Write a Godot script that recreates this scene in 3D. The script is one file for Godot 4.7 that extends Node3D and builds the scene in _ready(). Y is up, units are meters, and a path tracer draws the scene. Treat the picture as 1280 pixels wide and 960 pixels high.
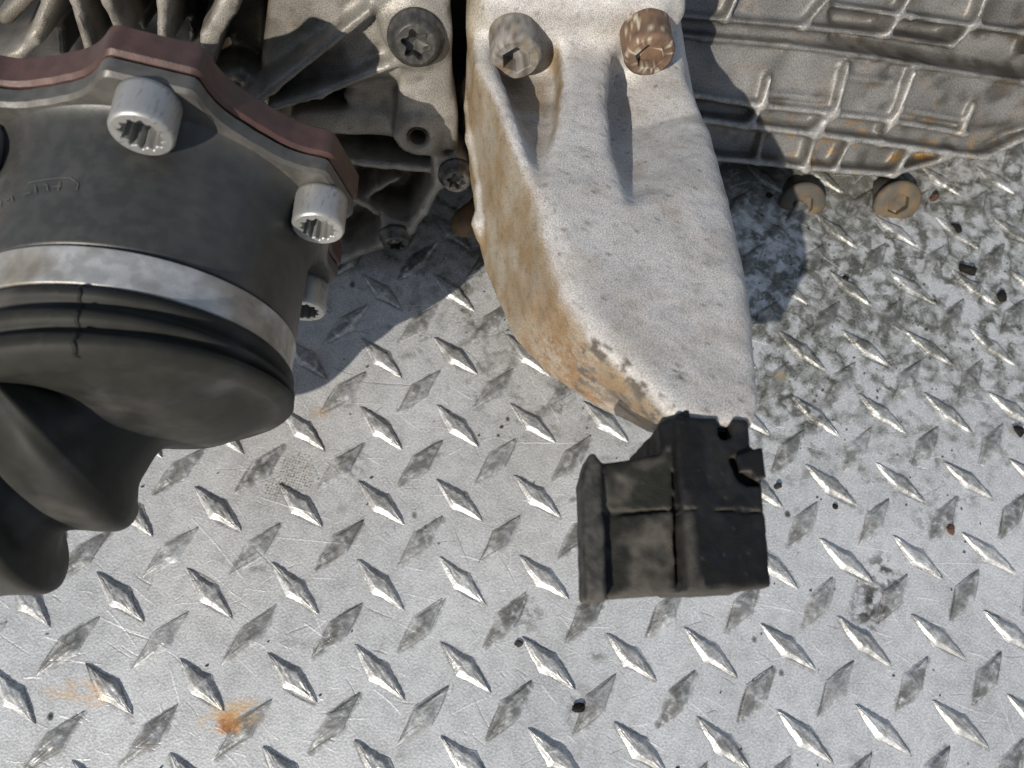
extends Node3D
# A driveshaft joint, an engine mount bracket and castings lying on a diamond plate floor.
# All shapes are worked out in millimetres and stored in metres.

const MM := 0.001
const PITCH := 27.266                     # spacing of the raised diamonds
const SHIFT := Vector2(-101.54, -25.60)   # one diamond of the plate, (x, z)
var taken := {}
var fine := FastNoiseLite.new()
var rough_noise := FastNoiseLite.new()
var blotch := FastNoiseLite.new()
var M := {}
var rng := RandomNumberGenerator.new()

# ---------------------------------------------------------------- helpers
func pv(a: Array) -> PackedVector2Array:
	var r := PackedVector2Array()
	for i in range(0, a.size(), 2):
		r.append(Vector2(a[i], a[i + 1]))
	return r

func numbered(called: String) -> String:
	if not taken.has(called):
		taken[called] = 0
		return called
	taken[called] += 1
	return "%s_%03d" % [called, taken[called]]

func tag(o: Node, label: String, category := "", group := "", kind := "") -> void:
	if label != "": o.set_meta("label", label)
	if category != "": o.set_meta("category", category)
	if group != "": o.set_meta("group", group)
	if kind != "": o.set_meta("kind", kind)

func thing(called: String, label: String, category: String, at := Vector3.ZERO, group := "") -> Node3D:
	var o := Node3D.new()
	o.name = numbered(called)
	add_child(o)
	o.position = at * MM
	tag(o, label, category, group)
	return o

# adds a mesh given in world millimetres under a parent placed (without turn) anywhere
func put(called: String, mesh: Mesh, mat: Material, parent: Node3D, label := "") -> MeshInstance3D:
	var o := MeshInstance3D.new()
	o.name = numbered(called) if parent == self else called
	o.mesh = mesh
	o.material_override = mat
	parent.add_child(o, true)
	if parent != self:
		var off := Vector3.ZERO
		var p: Node = parent
		while p is Node3D and p != self:
			off += p.position
			p = p.get_parent()
		o.position = -off
	if label != "": o.set_meta("label", label)
	return o

func arrays_mesh(v: PackedVector3Array, n: PackedVector3Array, idx: PackedInt32Array, uv := PackedVector2Array(), col := PackedColorArray()) -> ArrayMesh:
	var sv := PackedVector3Array()
	sv.resize(v.size())
	for i in v.size(): sv[i] = v[i] * MM
	var a := []
	a.resize(Mesh.ARRAY_MAX)
	a[Mesh.ARRAY_VERTEX] = sv
	a[Mesh.ARRAY_NORMAL] = n
	if uv.size() > 0: a[Mesh.ARRAY_TEX_UV] = uv
	if col.size() > 0: a[Mesh.ARRAY_COLOR] = col
	a[Mesh.ARRAY_INDEX] = idx
	var m := ArrayMesh.new()
	m.add_surface_from_arrays(Mesh.PRIMITIVE_TRIANGLES, a)
	return m

func smooth_normals(v: PackedVector3Array, idx: PackedInt32Array) -> PackedVector3Array:
	var n := PackedVector3Array()
	n.resize(v.size())
	for t in range(0, idx.size(), 3):
		var a := idx[t]
		var b := idx[t + 1]
		var c := idx[t + 2]
		var f := (v[c] - v[a]).cross(v[b] - v[a])
		n[a] += f
		n[b] += f
		n[c] += f
	for i in n.size(): n[i] = n[i].normalized()
	return n

# ---- a mesh from a signed distance field (surface nets), culled in blocks
func field_mesh(f: Callable, lo: Vector3, hi: Vector3, cell: float, paint: Callable, xf := Transform3D()) -> ArrayMesh:
	var nx := int(ceil((hi.x - lo.x) / cell)) + 1
	var ny := int(ceil((hi.y - lo.y) / cell)) + 1
	var nz := int(ceil((hi.z - lo.z) / cell)) + 1
	var val := PackedFloat32Array()
	val.resize(nx * ny * nz)
	val.fill(1e9)
	var sy := nx
	var sz := nx * ny
	var vid := PackedInt32Array()
	vid.resize(nx * ny * nz)
	vid.fill(-1)
	var verts := PackedVector3Array()
	var cells := PackedInt32Array()
	var B := 3
	var BB := 12
	var reach := cell * B * 0.5 * 1.74 * 1.12 + cell * 0.3
	var wide := cell * BB * 0.5 * 1.74 * 1.15 + cell
	var open := {}
	for bz in range(0, nz - 1, BB):
		for by in range(0, ny - 1, BB):
			for bx in range(0, nx - 1, BB):
				var d: float = f.call(lo + Vector3(bx + BB * 0.5, by + BB * 0.5, bz + BB * 0.5) * cell)
				if absf(d) < wide: open[Vector3i(bx / BB, by / BB, bz / BB)] = true
	for bz in range(0, nz - 1, B):
		for by in range(0, ny - 1, B):
			for bx in range(0, nx - 1, B):
				if not open.has(Vector3i(bx / BB, by / BB, bz / BB)): continue
				var mid := lo + Vector3(bx + B * 0.5, by + B * 0.5, bz + B * 0.5) * cell
				if absf(f.call(mid)) > reach: continue
				var ex := mini(bx + B, nx - 1)
				var ey := mini(by + B, ny - 1)
				var ez := mini(bz + B, nz - 1)
				for k in range(bz, ez + 1):
					for j in range(by, ey + 1):
						var row := k * sz + j * sy
						for i in range(bx, ex + 1):
							if val[row + i] > 1e8:
								val[row + i] = f.call(lo + Vector3(i, j, k) * cell)
				for k in range(bz, ez):
					for j in range(by, ey):
						for i in range(bx, ex):
							var c := k * sz + j * sy + i
							var d0 := val[c]
							var d1 := val[c + 1]
							var d2 := val[c + sy]
							var d3 := val[c + sy + 1]
							var d4 := val[c + sz]
							var d5 := val[c + sz + 1]
							var d6 := val[c + sz + sy]
							var d7 := val[c + sz + sy + 1]
							var neg := int(d0 < 0) + int(d1 < 0) + int(d2 < 0) + int(d3 < 0) + int(d4 < 0) + int(d5 < 0) + int(d6 < 0) + int(d7 < 0)
							if neg == 0 or neg == 8: continue
							var s := Vector3.ZERO
							var q := 0
							if (d0 < 0) != (d1 < 0): s += Vector3(d0 / (d0 - d1), 0, 0); q += 1
							if (d2 < 0) != (d3 < 0): s += Vector3(d2 / (d2 - d3), 1, 0); q += 1
							if (d4 < 0) != (d5 < 0): s += Vector3(d4 / (d4 - d5), 0, 1); q += 1
							if (d6 < 0) != (d7 < 0): s += Vector3(d6 / (d6 - d7), 1, 1); q += 1
							if (d0 < 0) != (d2 < 0): s += Vector3(0, d0 / (d0 - d2), 0); q += 1
							if (d1 < 0) != (d3 < 0): s += Vector3(1, d1 / (d1 - d3), 0); q += 1
							if (d4 < 0) != (d6 < 0): s += Vector3(0, d4 / (d4 - d6), 1); q += 1
							if (d5 < 0) != (d7 < 0): s += Vector3(1, d5 / (d5 - d7), 1); q += 1
							if (d0 < 0) != (d4 < 0): s += Vector3(0, 0, d0 / (d0 - d4)); q += 1
							if (d1 < 0) != (d5 < 0): s += Vector3(1, 0, d1 / (d1 - d5)); q += 1
							if (d2 < 0) != (d6 < 0): s += Vector3(0, 1, d2 / (d2 - d6)); q += 1
							if (d3 < 0) != (d7 < 0): s += Vector3(1, 1, d3 / (d3 - d7)); q += 1
							vid[c] = verts.size()
							verts.append(lo + (Vector3(i, j, k) + s / q) * cell)
							cells.append(c)
	var idx := PackedInt32Array()
	for c in cells:
		var inside := val[c] < 0
		if inside != (val[c + 1] < 0) and c - sy - sz >= 0: quad(idx, vid[c], vid[c - sy], vid[c - sy - sz], vid[c - sz], inside)
		if inside != (val[c + sy] < 0) and c - 1 - sz >= 0: quad(idx, vid[c], vid[c - sz], vid[c - sz - 1], vid[c - 1], inside)
		if inside != (val[c + sz] < 0) and c - 1 - sy >= 0: quad(idx, vid[c], vid[c - 1], vid[c - 1 - sy], vid[c - sy], inside)
	var nor := smooth_normals(verts, idx)
	var col := PackedColorArray()
	col.resize(verts.size())
	for i in verts.size(): col[i] = paint.call(verts[i], nor[i])
	if xf != Transform3D():
		for i in verts.size():
			verts[i] = xf * verts[i]
			nor[i] = xf.basis * nor[i]
	return arrays_mesh(verts, nor, idx, PackedVector2Array(), col)

func quad(idx: PackedInt32Array, a: int, b: int, c: int, d: int, flip: bool) -> void:
	if a < 0 or b < 0 or c < 0 or d < 0: return
	if flip:
		idx.append_array([a, c, b, a, d, c])
	else:
		idx.append_array([a, b, c, a, c, d])

# ---- distances
func smin(a: float, b: float, k: float) -> float:
	var h := maxf(k - absf(a - b), 0.0) / k
	return minf(a, b) - h * h * k * 0.25

func smax(a: float, b: float, k: float) -> float:
	var h := maxf(k - absf(a - b), 0.0) / k
	return maxf(a, b) + h * h * k * 0.25

func poly(p: Vector2, v: PackedVector2Array) -> float:
	var n := v.size()
	var d := 1e12
	var s := 1.0
	var b := v[n - 1]
	for i in n:
		var a := v[i]
		var e := b - a
		var w := p - a
		var t := clampf(w.dot(e) / e.length_squared(), 0.0, 1.0)
		d = minf(d, (w - e * t).length_squared())
		if (p.y >= a.y) != (p.y >= b.y):
			var cr := e.x * w.y - e.y * w.x
			if (e.y > 0) == (cr > 0): s = -s
		b = a
	return s * sqrt(d)

func seg(p: Vector2, a: Vector2, b: Vector2) -> float:
	var e := b - a
	var w := p - a
	return (w - e * clampf(w.dot(e) / e.length_squared(), 0.0, 1.0)).length()

func seg3(p: Vector3, a: Vector3, b: Vector3) -> float:
	var e := b - a
	var w := p - a
	return (w - e * clampf(w.dot(e) / e.length_squared(), 0.0, 1.0)).length()

# a polygon's distance looked up from a grid, for fields that ask for it very often
class Shape2:
	var lo: Vector2
	var n: Vector2i
	var step := 1.0
	var val := PackedFloat32Array()
	func at(p: Vector2) -> float:
		var g := (p - lo) / step
		var i := clampi(int(g.x), 0, n.x - 2)
		var j := clampi(int(g.y), 0, n.y - 2)
		var u := g.x - i
		var v := g.y - j
		var k := j * n.x + i
		return (val[k] * (1 - u) + val[k + 1] * u) * (1 - v) + (val[k + n.x] * (1 - u) + val[k + n.x + 1] * u) * v

func shape2(v: PackedVector2Array, lo: Vector2, hi: Vector2, step := 1.0) -> Shape2:
	var s := Shape2.new()
	s.lo = lo
	s.step = step
	s.n = Vector2i(((hi - lo) / step).ceil()) + Vector2i(2, 2)
	for j in s.n.y:
		for i in s.n.x:
			s.val.append(poly(lo + Vector2(i, j) * step, v))
	return s

# ---- turned shapes: profile of (radius, along) about an axis
func lathe(profile: PackedVector2Array, at: Vector3, axis: Vector3, sides := 48, wobble := 0.0, colour = null) -> ArrayMesh:
	var up := Vector3.UP if absf(axis.y) < 0.9 else Vector3.RIGHT
	var u := axis.cross(up).normalized()
	var w := u.cross(axis).normalized()
	var v := PackedVector3Array()
	var uv := PackedVector2Array()
	var col := PackedColorArray()
	for i in profile.size():
		for k in sides + 1:
			var a := TAU * k / sides
			var dirn := u * cos(a) + w * sin(a)
			var r := profile[i].x
			if wobble > 0: r += wobble * rough_noise.get_noise_3d(cos(a) * 40, sin(a) * 40, profile[i].y * 3)
			var q := at + dirn * r + axis * profile[i].y
			v.append(q)
			uv.append(Vector2(a * r, profile[i].y))
			if colour != null: col.append(colour.call(q, dirn))
	var idx := PackedInt32Array()
	for i in profile.size() - 1:
		for k in sides:
			var a := i * (sides + 1) + k
			var b := a + sides + 1
			idx.append_array([a, b, a + 1, a + 1, b, b + 1])
	var n := smooth_normals(v, idx)
	for i in profile.size():          # weld the seam
		var a := i * (sides + 1)
		var m := (n[a] + n[a + sides]).normalized()
		n[a] = m
		n[a + sides] = m
	return arrays_mesh(v, n, idx, uv, col)

# a screw head: outer profile turned round, then a star or hex socket sunk in its end
# shape: list of (radius, along); sock: radius of the socket's points and hollows, points, depth
func screw(outer: PackedVector2Array, sock_out: float, sock_in: float, points: int, depth: float, sides: int, colour: Callable, at: Vector3, axis: Vector3, turn := 0.0) -> ArrayMesh:
	var up := Vector3.UP if absf(axis.y) < 0.9 else Vector3.RIGHT
	var u := axis.cross(up).normalized()
	var w := u.cross(axis).normalized()
	var st := SurfaceTool.new()
	st.begin(Mesh.PRIMITIVE_TRIANGLES)
	var rings := []
	for q in outer: rings.append([q.x, q.x, q.y])
	var top := outer[outer.size() - 1].y
	rings.append([sock_out + 0.25, sock_in + 0.25, top])
	rings.append([sock_out, sock_in, top - 0.3])
	rings.append([sock_out, sock_in, top - depth])
	rings.append([0.01, 0.01, top - depth - 0.6])
	for i in rings.size() - 1:
		for k in sides:
			var c := []
			for s in [[i, k], [i + 1, k], [i, k + 1], [i + 1, k + 1]]:
				var a: float = TAU * s[1] / sides + turn
				var g = rings[s[0]]
				var t := 0.0
				if points == 6 and g[0] != g[1] and sock_in / sock_out > 0.86:     # straight sided hexagon
					var h := fmod(a - turn, TAU / 6) - TAU / 12
					c.append([u * cos(a) + w * sin(a), g[1] / cos(h), g[2]])
					continue
				if points > 0: t = 0.5 + 0.5 * cos((a - turn) * points)
				c.append([u * cos(a) + w * sin(a), lerpf(g[1], g[0], pow(t, 1.3)), g[2]])
			var pts := []
			for q in c: pts.append(at + q[0] * q[1] + axis * q[2])
			for t in [0, 1, 2, 2, 1, 3]:
				st.set_smooth_group(0 if i < outer.size() - 1 else i + 1)
				st.set_color(colour.call(pts[t], axis))
				st.add_vertex(pts[t] * MM)
	st.index()
	st.generate_normals()
	return st.commit()

# ---------------------------------------------------------------- materials
func noise_tex(seed_: int, freq: float, size := 512, normal := false, bump := 4.0, ramp: Array = [], kind := FastNoiseLite.TYPE_SIMPLEX_SMOOTH, oct := 4) -> Texture2D:
	var f := FastNoiseLite.new()
	f.seed = seed_
	f.frequency = freq
	f.noise_type = kind
	f.fractal_octaves = oct
	var img := f.get_seamless_image(size, size)
	if normal:
		img.convert(Image.FORMAT_RGBA8)
		img.bump_map_to_normal_map(bump)
	elif ramp.size() > 0:
		var lut := PackedByteArray()
		for i in 256: lut.append(int(255.0 * lerpf(ramp[0], ramp[1], smoothstep(ramp[2], ramp[3], i / 255.0))))
		img.convert(Image.FORMAT_L8)
		var d := img.get_data()
		for i in d.size(): d[i] = lut[d[i]]
		img = Image.create_from_data(size, size, false, Image.FORMAT_L8, d)
	img.generate_mipmaps()
	return ImageTexture.create_from_image(img)

func cast_material(rough: float, metal: float, tile_mm: float, albedo_tex: Texture2D, normal_tex: Texture2D, bump: float, vertex := true) -> StandardMaterial3D:
	var m := StandardMaterial3D.new()
	m.vertex_color_use_as_albedo = vertex
	m.roughness = rough
	m.metallic = metal
	m.metallic_specular = 0.5 if metal > 0 else 0.3
	m.uv1_triplanar = true
	m.uv1_world_triplanar = true
	m.uv1_scale = Vector3.ONE * (1000.0 / tile_mm)
	if albedo_tex: m.albedo_texture = albedo_tex
	if normal_tex:
		m.normal_enabled = true
		m.normal_texture = normal_tex
		m.normal_scale = bump
	return m

func grey(v: float) -> Color: return Color(v, v, v)
func mixc(a: Color, b: Color, t: float) -> Color: return a.lerp(b, clampf(t, 0, 1))

func make_materials() -> void:
	var grain := noise_tex(3, 0.085, 1024, false, 0, [0.70, 1.0, 0.25, 0.68], FastNoiseLite.TYPE_SIMPLEX_SMOOTH, 4)
	var pits := noise_tex(4, 0.06, 1024, true, 4.0, [], FastNoiseLite.TYPE_SIMPLEX_SMOOTH, 5)
	var soft := noise_tex(5, 0.012, 512, false, 0, [0.86, 1.0, 0.25, 0.75], FastNoiseLite.TYPE_SIMPLEX_SMOOTH, 6)
	var fine_n := noise_tex(6, 0.08, 512, true, 3.0)
	M.bracket = cast_material(0.6, 0.12, 42, grain, pits, 0.35)
	M.gear = cast_material(0.5, 0.3, 42, grain, pits, 0.5)
	M.pan = cast_material(0.5, 0.3, 60, grain, pits, 0.35)
	M.rubber = cast_material(0.62, 0.0, 24, soft, fine_n, 0.5)
	M.boot = cast_material(0.6, 0.0, 40, soft, fine_n, 0.10)
	M.body = cast_material(0.42, 0.15, 30, soft, fine_n, 0.12)
	M.spacer = cast_material(0.5, 0.15, 30, soft, fine_n, 0.2)
	M.zinc = cast_material(0.42, 0.55, 12, grain, fine_n, 0.35)
	M.rust = cast_material(0.75, 0.1, 16, grain, pits, 0.9)
	M.dark_bolt = cast_material(0.38, 0.5, 16, soft, fine_n, 0.3)
	M.clamp = cast_material(0.45, 0.4, 30, soft, fine_n, 0.2)
	M.dark = cast_material(0.7, 0.0, 40, soft, fine_n, 0.4)
	M.crumb = cast_material(0.8, 0.0, 8, grain, pits, 0.8)

# the plate's print: scratches, oil film, rust, specks, as a picture over the plate
const PW := 2048
const PLO := Vector2(-190.0, -330.0)      # millimetres covered by the picture
const PSIZE := 480.0
func plate_px(mm: Vector2) -> Vector2: return (mm - PLO) / PSIZE * PW

func soft_spot(img: Image, at: Vector2, r: Vector2, c: Color, seed_: int, gaps := 0.0, power := 1.0) -> void:
	var n := FastNoiseLite.new()
	n.seed = seed_
	n.frequency = 0.05
	n.fractal_octaves = 4
	var p := plate_px(at)
	var rp := r / PSIZE * PW
	for y in range(maxi(0, int(p.y - rp.y)), mini(PW, int(p.y + rp.y))):
		for x in range(maxi(0, int(p.x - rp.x)), mini(PW, int(p.x + rp.x))):
			var q := Vector2((x - p.x) / rp.x, (y - p.y) / rp.y).length()
			if q >= 1: continue
			var a := pow(1 - q, power) * c.a
			if gaps > 0: a *= clampf((n.get_noise_2d(x, y) + 0.55 - gaps) * 2.6, 0, 1)
			if a > 0.004: img.set_pixel(x, y, img.get_pixel(x, y).lerp(Color(c.r, c.g, c.b), minf(a, 1)))

func scratch(img: Image, hgt: Image, a: Vector2, b: Vector2, c: Color, bend: float, depth: float, wide := 1) -> void:
	var p := plate_px(a)
	var q := plate_px(b)
	var nrm := (q - p).orthogonal().normalized()
	var steps := int(p.distance_to(q)) + 1
	for s in steps:
		var t := float(s) / steps
		var o := p.lerp(q, t) + nrm * sin(t * PI) * bend
		var k := c.a * (0.35 + 0.65 * sin(t * PI)) * (0.6 + 0.4 * fine.get_noise_2d(o.x * 3, o.y * 3))
		for w in wide:
			var x := int(o.x + nrm.x * w)
			var y := int(o.y + nrm.y * w)
			if x < 0 or y < 0 or x >= PW or y >= PW: continue
			img.set_pixel(x, y, img.get_pixel(x, y).lerp(Color(c.r, c.g, c.b), clampf(k, 0, 1)))
			if depth != 0: hgt.set_pixel(x, y, Color(clampf(hgt.get_pixel(x, y).r + depth, 0, 1), 0, 0))

func make_plate_material() -> void:
	var a := FastNoiseLite.new()
	a.seed = 11
	a.frequency = 0.004
	a.fractal_octaves = 5
	var wide := a.get_image(PW, PW, false, false, false).get_data()
	a.seed = 12
	a.frequency = 0.03
	a.fractal_octaves = 4
	var mid := a.get_image(PW, PW, false, false, false).get_data()
	a.seed = 13
	a.frequency = 0.25
	a.fractal_octaves = 2
	var tiny := a.get_image(PW, PW, false, false, false).get_data()
	a.seed = 14
	a.frequency = 0.012
	a.fractal_octaves = 4
	a.fractal_type = FastNoiseLite.FRACTAL_RIDGED
	a.domain_warp_enabled = true
	a.domain_warp_amplitude = 40.0
	var vein := a.get_image(PW, PW, false, false, false).get_data()
	var d := PackedByteArray()
	d.resize(PW * PW * 3)
	var h := PackedByteArray()
	h.resize(PW * PW)
	var rough_b := PackedByteArray()
	rough_b.resize(PW * PW)
	var oil0 := plate_px(Vector2(150, -200))
	for i in PW * PW:
		var x := i % PW
		var y := i / PW
		var w := wide[i] - 128
		var m := mid[i] - 128
		var t := tiny[i] - 128
		var v := 194 + w / 8 + m / 7 + t / 4
		# dark oily dirt by the engine: grows towards the back, with ragged edges
		var ox := (x - oil0.x) / 640.0
		var oy := (y - oil0.y) / 500.0
		var q := 1.0 - sqrt(ox * ox + oy * oy)
		var dirt := 0.0
		if q > -0.4:
			dirt = clampf((q * 0.75 + (w + m * 1.1) / 150.0) * 1.1, 0, 1) * clampf(q * 2.2 + 0.9, 0, 1)
		if q > -0.35: dirt = maxf(dirt * 0.85, clampf((vein[i] - 150) / 60.0, 0, 1) * clampf(q * 1.6 + 0.62 + m / 200.0, 0, 1))
		if t + m > 118: dirt = maxf(dirt, 0.35)
		v -= int(dirt * (96 + m * 0.35))
		var r := clampi(v, 20, 240)
		d[i * 3] = r
		d[i * 3 + 1] = clampi(v - int(dirt * 1), 20, 240)
		d[i * 3 + 2] = clampi(v - 1 - int(dirt * 7), 20, 240)
		h[i] = clampi(128 + m / 22 + t / 9, 0, 255)
		rough_b[i] = clampi(128 + m / 5 + t / 6 - int(dirt * 30), 0, 255)
	var img := Image.create_from_data(PW, PW, false, Image.FORMAT_RGB8, d)
	var hgt := Image.create_from_data(PW, PW, false, Image.FORMAT_L8, h)
	rng.seed = 77
	var light := Color(0.95, 0.95, 0.95)
	for i in 4200:
		var p := PLO + Vector2(rng.randf(), rng.randf()) * PSIZE
		var ang := rng.randfn(0.35, 0.55) if rng.randf() < 0.7 else rng.randf() * PI
		var l := absf(rng.randfn(0, 5)) + 1.2
		var e := p + Vector2(cos(ang), sin(ang)) * l
		var dark := rng.randf() < 0.3
		scratch(img, hgt, p, e, Color(0.35, 0.34, 0.33, rng.randf_range(0.2, 0.6)) if dark else Color(light.r, light.g, light.b, rng.randf_range(0.3, 0.9)), rng.randf_range(-1.6, 1.6), -0.10 if dark else 0.08, 1 + int(rng.randf() < 0.35))
	for i in 150:                                            # longer, straighter ones
		var p := PLO + Vector2(rng.randf(), rng.randf()) * PSIZE
		var ang := rng.randfn(0.45, 0.35)
		var e := p + Vector2(cos(ang), sin(ang)) * rng.randf_range(9, 30)
		scratch(img, hgt, p, e, Color(0.97, 0.97, 0.96, rng.randf_range(0.4, 0.95)), rng.randf_range(-2, 2), 0.10, 1 + int(rng.randf() < 0.5))
	for i in 1400:                                           # small dark specks
		var p := PLO + Vector2(rng.randf(), rng.randf()) * PSIZE
		var near := clampf(1.1 - p.distance_to(Vector2(150, -190)) / 190.0, 0.12, 1)
		if rng.randf() > near: continue
		var r := absf(rng.randfn(0, 0.42)) + 0.22
		soft_spot(img, p, Vector2(r, r * rng.randf_range(0.6, 1.4)), Color(0.12, 0.11, 0.1, rng.randf_range(0.5, 1.0)), i, 0.0, 0.5)
	for i in 170:                                            # smudges of dirt round the raised diamonds
		var p := PLO + Vector2(rng.randf(), rng.randf()) * PSIZE
		soft_spot(img, p, Vector2(rng.randf_range(1.5, 6), rng.randf_range(1, 4)), Color(0.42, 0.41, 0.39, rng.randf_range(0.3, 0.75)), 300 + i, 0.35)
	# the raised diamonds hold a thin film of dirt, worn through in places
	for j in range(-12, 10):
		for i in range(-10, 16):
			for kind in 2:
				var at := SHIFT + Vector2(i, j) * PITCH + Vector2(PITCH, PITCH) * 0.5 * kind
				if at.x < PLO.x + 15 or at.y < PLO.y + 15 or at.x > 300 or at.y > 70: continue
				var al := Vector2(cos(0.8), sin(0.8)) if kind == 0 else Vector2(cos(0.8), -sin(0.8))
				var much := rng.randf_range(0.35, 0.9)
				# dirt and edge shade, painted together as dark lines along the foot
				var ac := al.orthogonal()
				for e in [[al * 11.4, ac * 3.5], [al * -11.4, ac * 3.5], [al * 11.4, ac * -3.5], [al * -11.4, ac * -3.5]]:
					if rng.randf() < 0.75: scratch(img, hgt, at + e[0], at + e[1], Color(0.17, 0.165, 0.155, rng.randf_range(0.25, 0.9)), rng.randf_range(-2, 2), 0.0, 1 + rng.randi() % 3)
				for k in 11:
					var along := (k - 5) * 2.0
					var o := al * along + ac * rng.randf_range(-0.5, 0.5)
					soft_spot(img, at + o, Vector2.ONE * (0.7 + 3.3 * pow(1.0 - absf(along) / 11.9, 0.8)), Color(0.37, 0.365, 0.35, minf(1.0, much * rng.randf_range(0.4, 1.0) * (1.1 if kind == 1 else 0.6))), (i * 50 + j * 9 + k) % 40, 0.26, 0.5)
	# rust
	var rust: PackedVector2Array = pv([-65.1, 13.6, -62.0, 11.2, -67.8, 11.7, -74.1, 7.5, -70.2, 3.6])
	soft_spot(img, rust[0], Vector2(4.5, 4.0), Color(0.62, 0.31, 0.10, 1.0), 901, 0.3, 0.6)
	soft_spot(img, rust[0], Vector2(2.0, 3.2), Color(0.45, 0.19, 0.05, 1.0), 902, 0.2, 0.5)
	soft_spot(img, rust[1], Vector2(8, 6), Color(0.80, 0.62, 0.40, 0.8), 903, 0.15)
	soft_spot(img, rust[2], Vector2(9, 5), Color(0.82, 0.66, 0.46, 0.6), 904, 0.2)
	var stain: PackedVector2Array = pv([-111.1, 1.2, -104.8, 4.5, 156.0, -1.1, 175.1, -16.2, -41.5, -86.4, -61.7, -97.6, 133.0, -96.6, 139.0, -86.5, 146.5, -122.3])
	soft_spot(img, stain[0], Vector2(12, 4), Color(0.85, 0.70, 0.52, 0.7), 905, 0.25)
	soft_spot(img, stain[1], Vector2(5, 3), Color(0.82, 0.66, 0.48, 0.5), 906, 0.2)
	soft_spot(img, stain[4], Vector2(5, 3), Color(0.78, 0.64, 0.48, 0.7), 908, 0.2)
	soft_spot(img, stain[6], Vector2(4, 3), Color(0.72, 0.58, 0.36, 0.8), 909, 0.25)
	# dirt in patches
	var patch: PackedVector2Array = pv([156.7, -21.2, 150.2, -13.3, 146.9, -8.1, 134.2, -86.6, 140.9, -80.0, 178.4, -38.8, 43.7, 15.9, 28.8, -13.0, -29.8, -66.9, 151.5, -146.3, 193.7, -105.7, 210.2, -91.5])
	for k in patch.size():
		soft_spot(img, patch[k], Vector2(7, 8), Color(0.20, 0.19, 0.17, 0.85 if k < 5 else 0.35), 920 + k, 0.42, 0.7)
	# print of a woven cloth
	var mesh_at: PackedVector2Array = pv([-48.3, -64.6, -55.2, -58.7])
	for k in 2:
		for gy in range(-8, 9):
			for gx in range(-8, 9):
				var o := Vector2(gx, gy) * 0.95 + Vector2(rng.randf_range(-0.15, 0.15), rng.randf_range(-0.15, 0.15))
				if o.length() > (7.4 if k == 0 else 4.0) * rng.randf_range(0.75, 1): continue
				soft_spot(img, mesh_at[k] + o.rotated(0.3), Vector2(0.45, 0.4), Color(0.33, 0.29, 0.22, rng.randf_range(0.2, 0.85)), 1, 0.0, 0.4)
	img.generate_mipmaps()
	var nrm := hgt.duplicate()
	nrm.convert(Image.FORMAT_RGBA8)
	nrm.bump_map_to_normal_map(6.0)
	nrm.generate_mipmaps()
	var m := StandardMaterial3D.new()
	m.albedo_texture = ImageTexture.create_from_image(img)
	m.normal_enabled = true
	m.normal_texture = ImageTexture.create_from_image(nrm)
	m.normal_scale = 0.4
	m.roughness = 0.43
	m.metallic = 0.4
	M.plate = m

# ---------------------------------------------------------------- the diamond plate
func plate_uv(x: float, z: float) -> Vector2: return (Vector2(x, z) - PLO) / PSIZE

func diamond(at: Vector2, slant: float, seed_: int) -> ArrayMesh:
	rng.seed = seed_ * 31 + 7
	slant += rng.randf_range(-0.05, 0.05)
	at += Vector2(rng.randf_range(-0.35, 0.35), rng.randf_range(-0.35, 0.35))
	var worn := rng.randf_range(0.72, 1.05)
	var along := Vector2(cos(slant), sin(slant))
	var across := along.orthogonal()
	var half := 11.3 + rng.randf_range(-0.6, 0.6)
	var v := PackedVector3Array()
	var uv := PackedVector2Array()
	var rows := 24
	var cols := 14
	for i in rows + 1:
		var t := lerpf(-1, 1, float(i) / rows)
		var base := pow(1.0 - absf(t), 0.80)
		var w := 3.1 * base * (1.0 + 0.14 * exp(-pow(t / 0.16, 2)))
		var top := 1.35 * worn * pow(clampf(1 - absf(t), 0, 1), 0.5) * (1 + 0.08 * fine.get_noise_2d(t * 30 + seed_ * 9, 5.0))
		var drift := 0.35 * sin(t * 3.0) + 0.3 * fine.get_noise_2d(t * 20 + seed_ * 13, 50.0)
		for j in cols + 1:
			var s := lerpf(-1, 1, float(j) / cols)
			var y := 0.0
			var k := absf(s)
			y = top * (0.86 * (1.0 - smoothstep(0.48, 1.0, k)) + 0.14 * (1.0 - k * k))
			y += (0.30 * fine.get_noise_3d(t * 30, s * 12, seed_ * 17.0) + 0.22 * fine.get_noise_3d(t * 80, s * 30, seed_ * 29.0)) * (1 - k * k)
			var p := at + along * (t * half + fine.get_noise_2d(seed_ * 7, j * 9) * 0.2) + across * (s * w * (1.12 if k > 0.9 else 1.0) + drift * base)
			v.append(Vector3(p.x, y - (0.12 if k > 0.95 or i == 0 or i == rows else 0.0), p.y))
			uv.append(plate_uv(p.x, p.y))
	var idx := PackedInt32Array()
	for i in rows:
		for j in cols:
			var a := i * (cols + 1) + j
			var b := a + cols + 1
			idx.append_array([a, a + 1, b, a + 1, b + 1, b])
	var nor := smooth_normals(v, idx)
	if nor[(rows / 2) * (cols + 1) + cols / 2].y < 0:
		for i in range(0, idx.size(), 3):
			var s := idx[i + 1]
			idx[i + 1] = idx[i + 2]
			idx[i + 2] = s
		nor = smooth_normals(v, idx)
	return arrays_mesh(v, nor, idx, uv)

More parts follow.
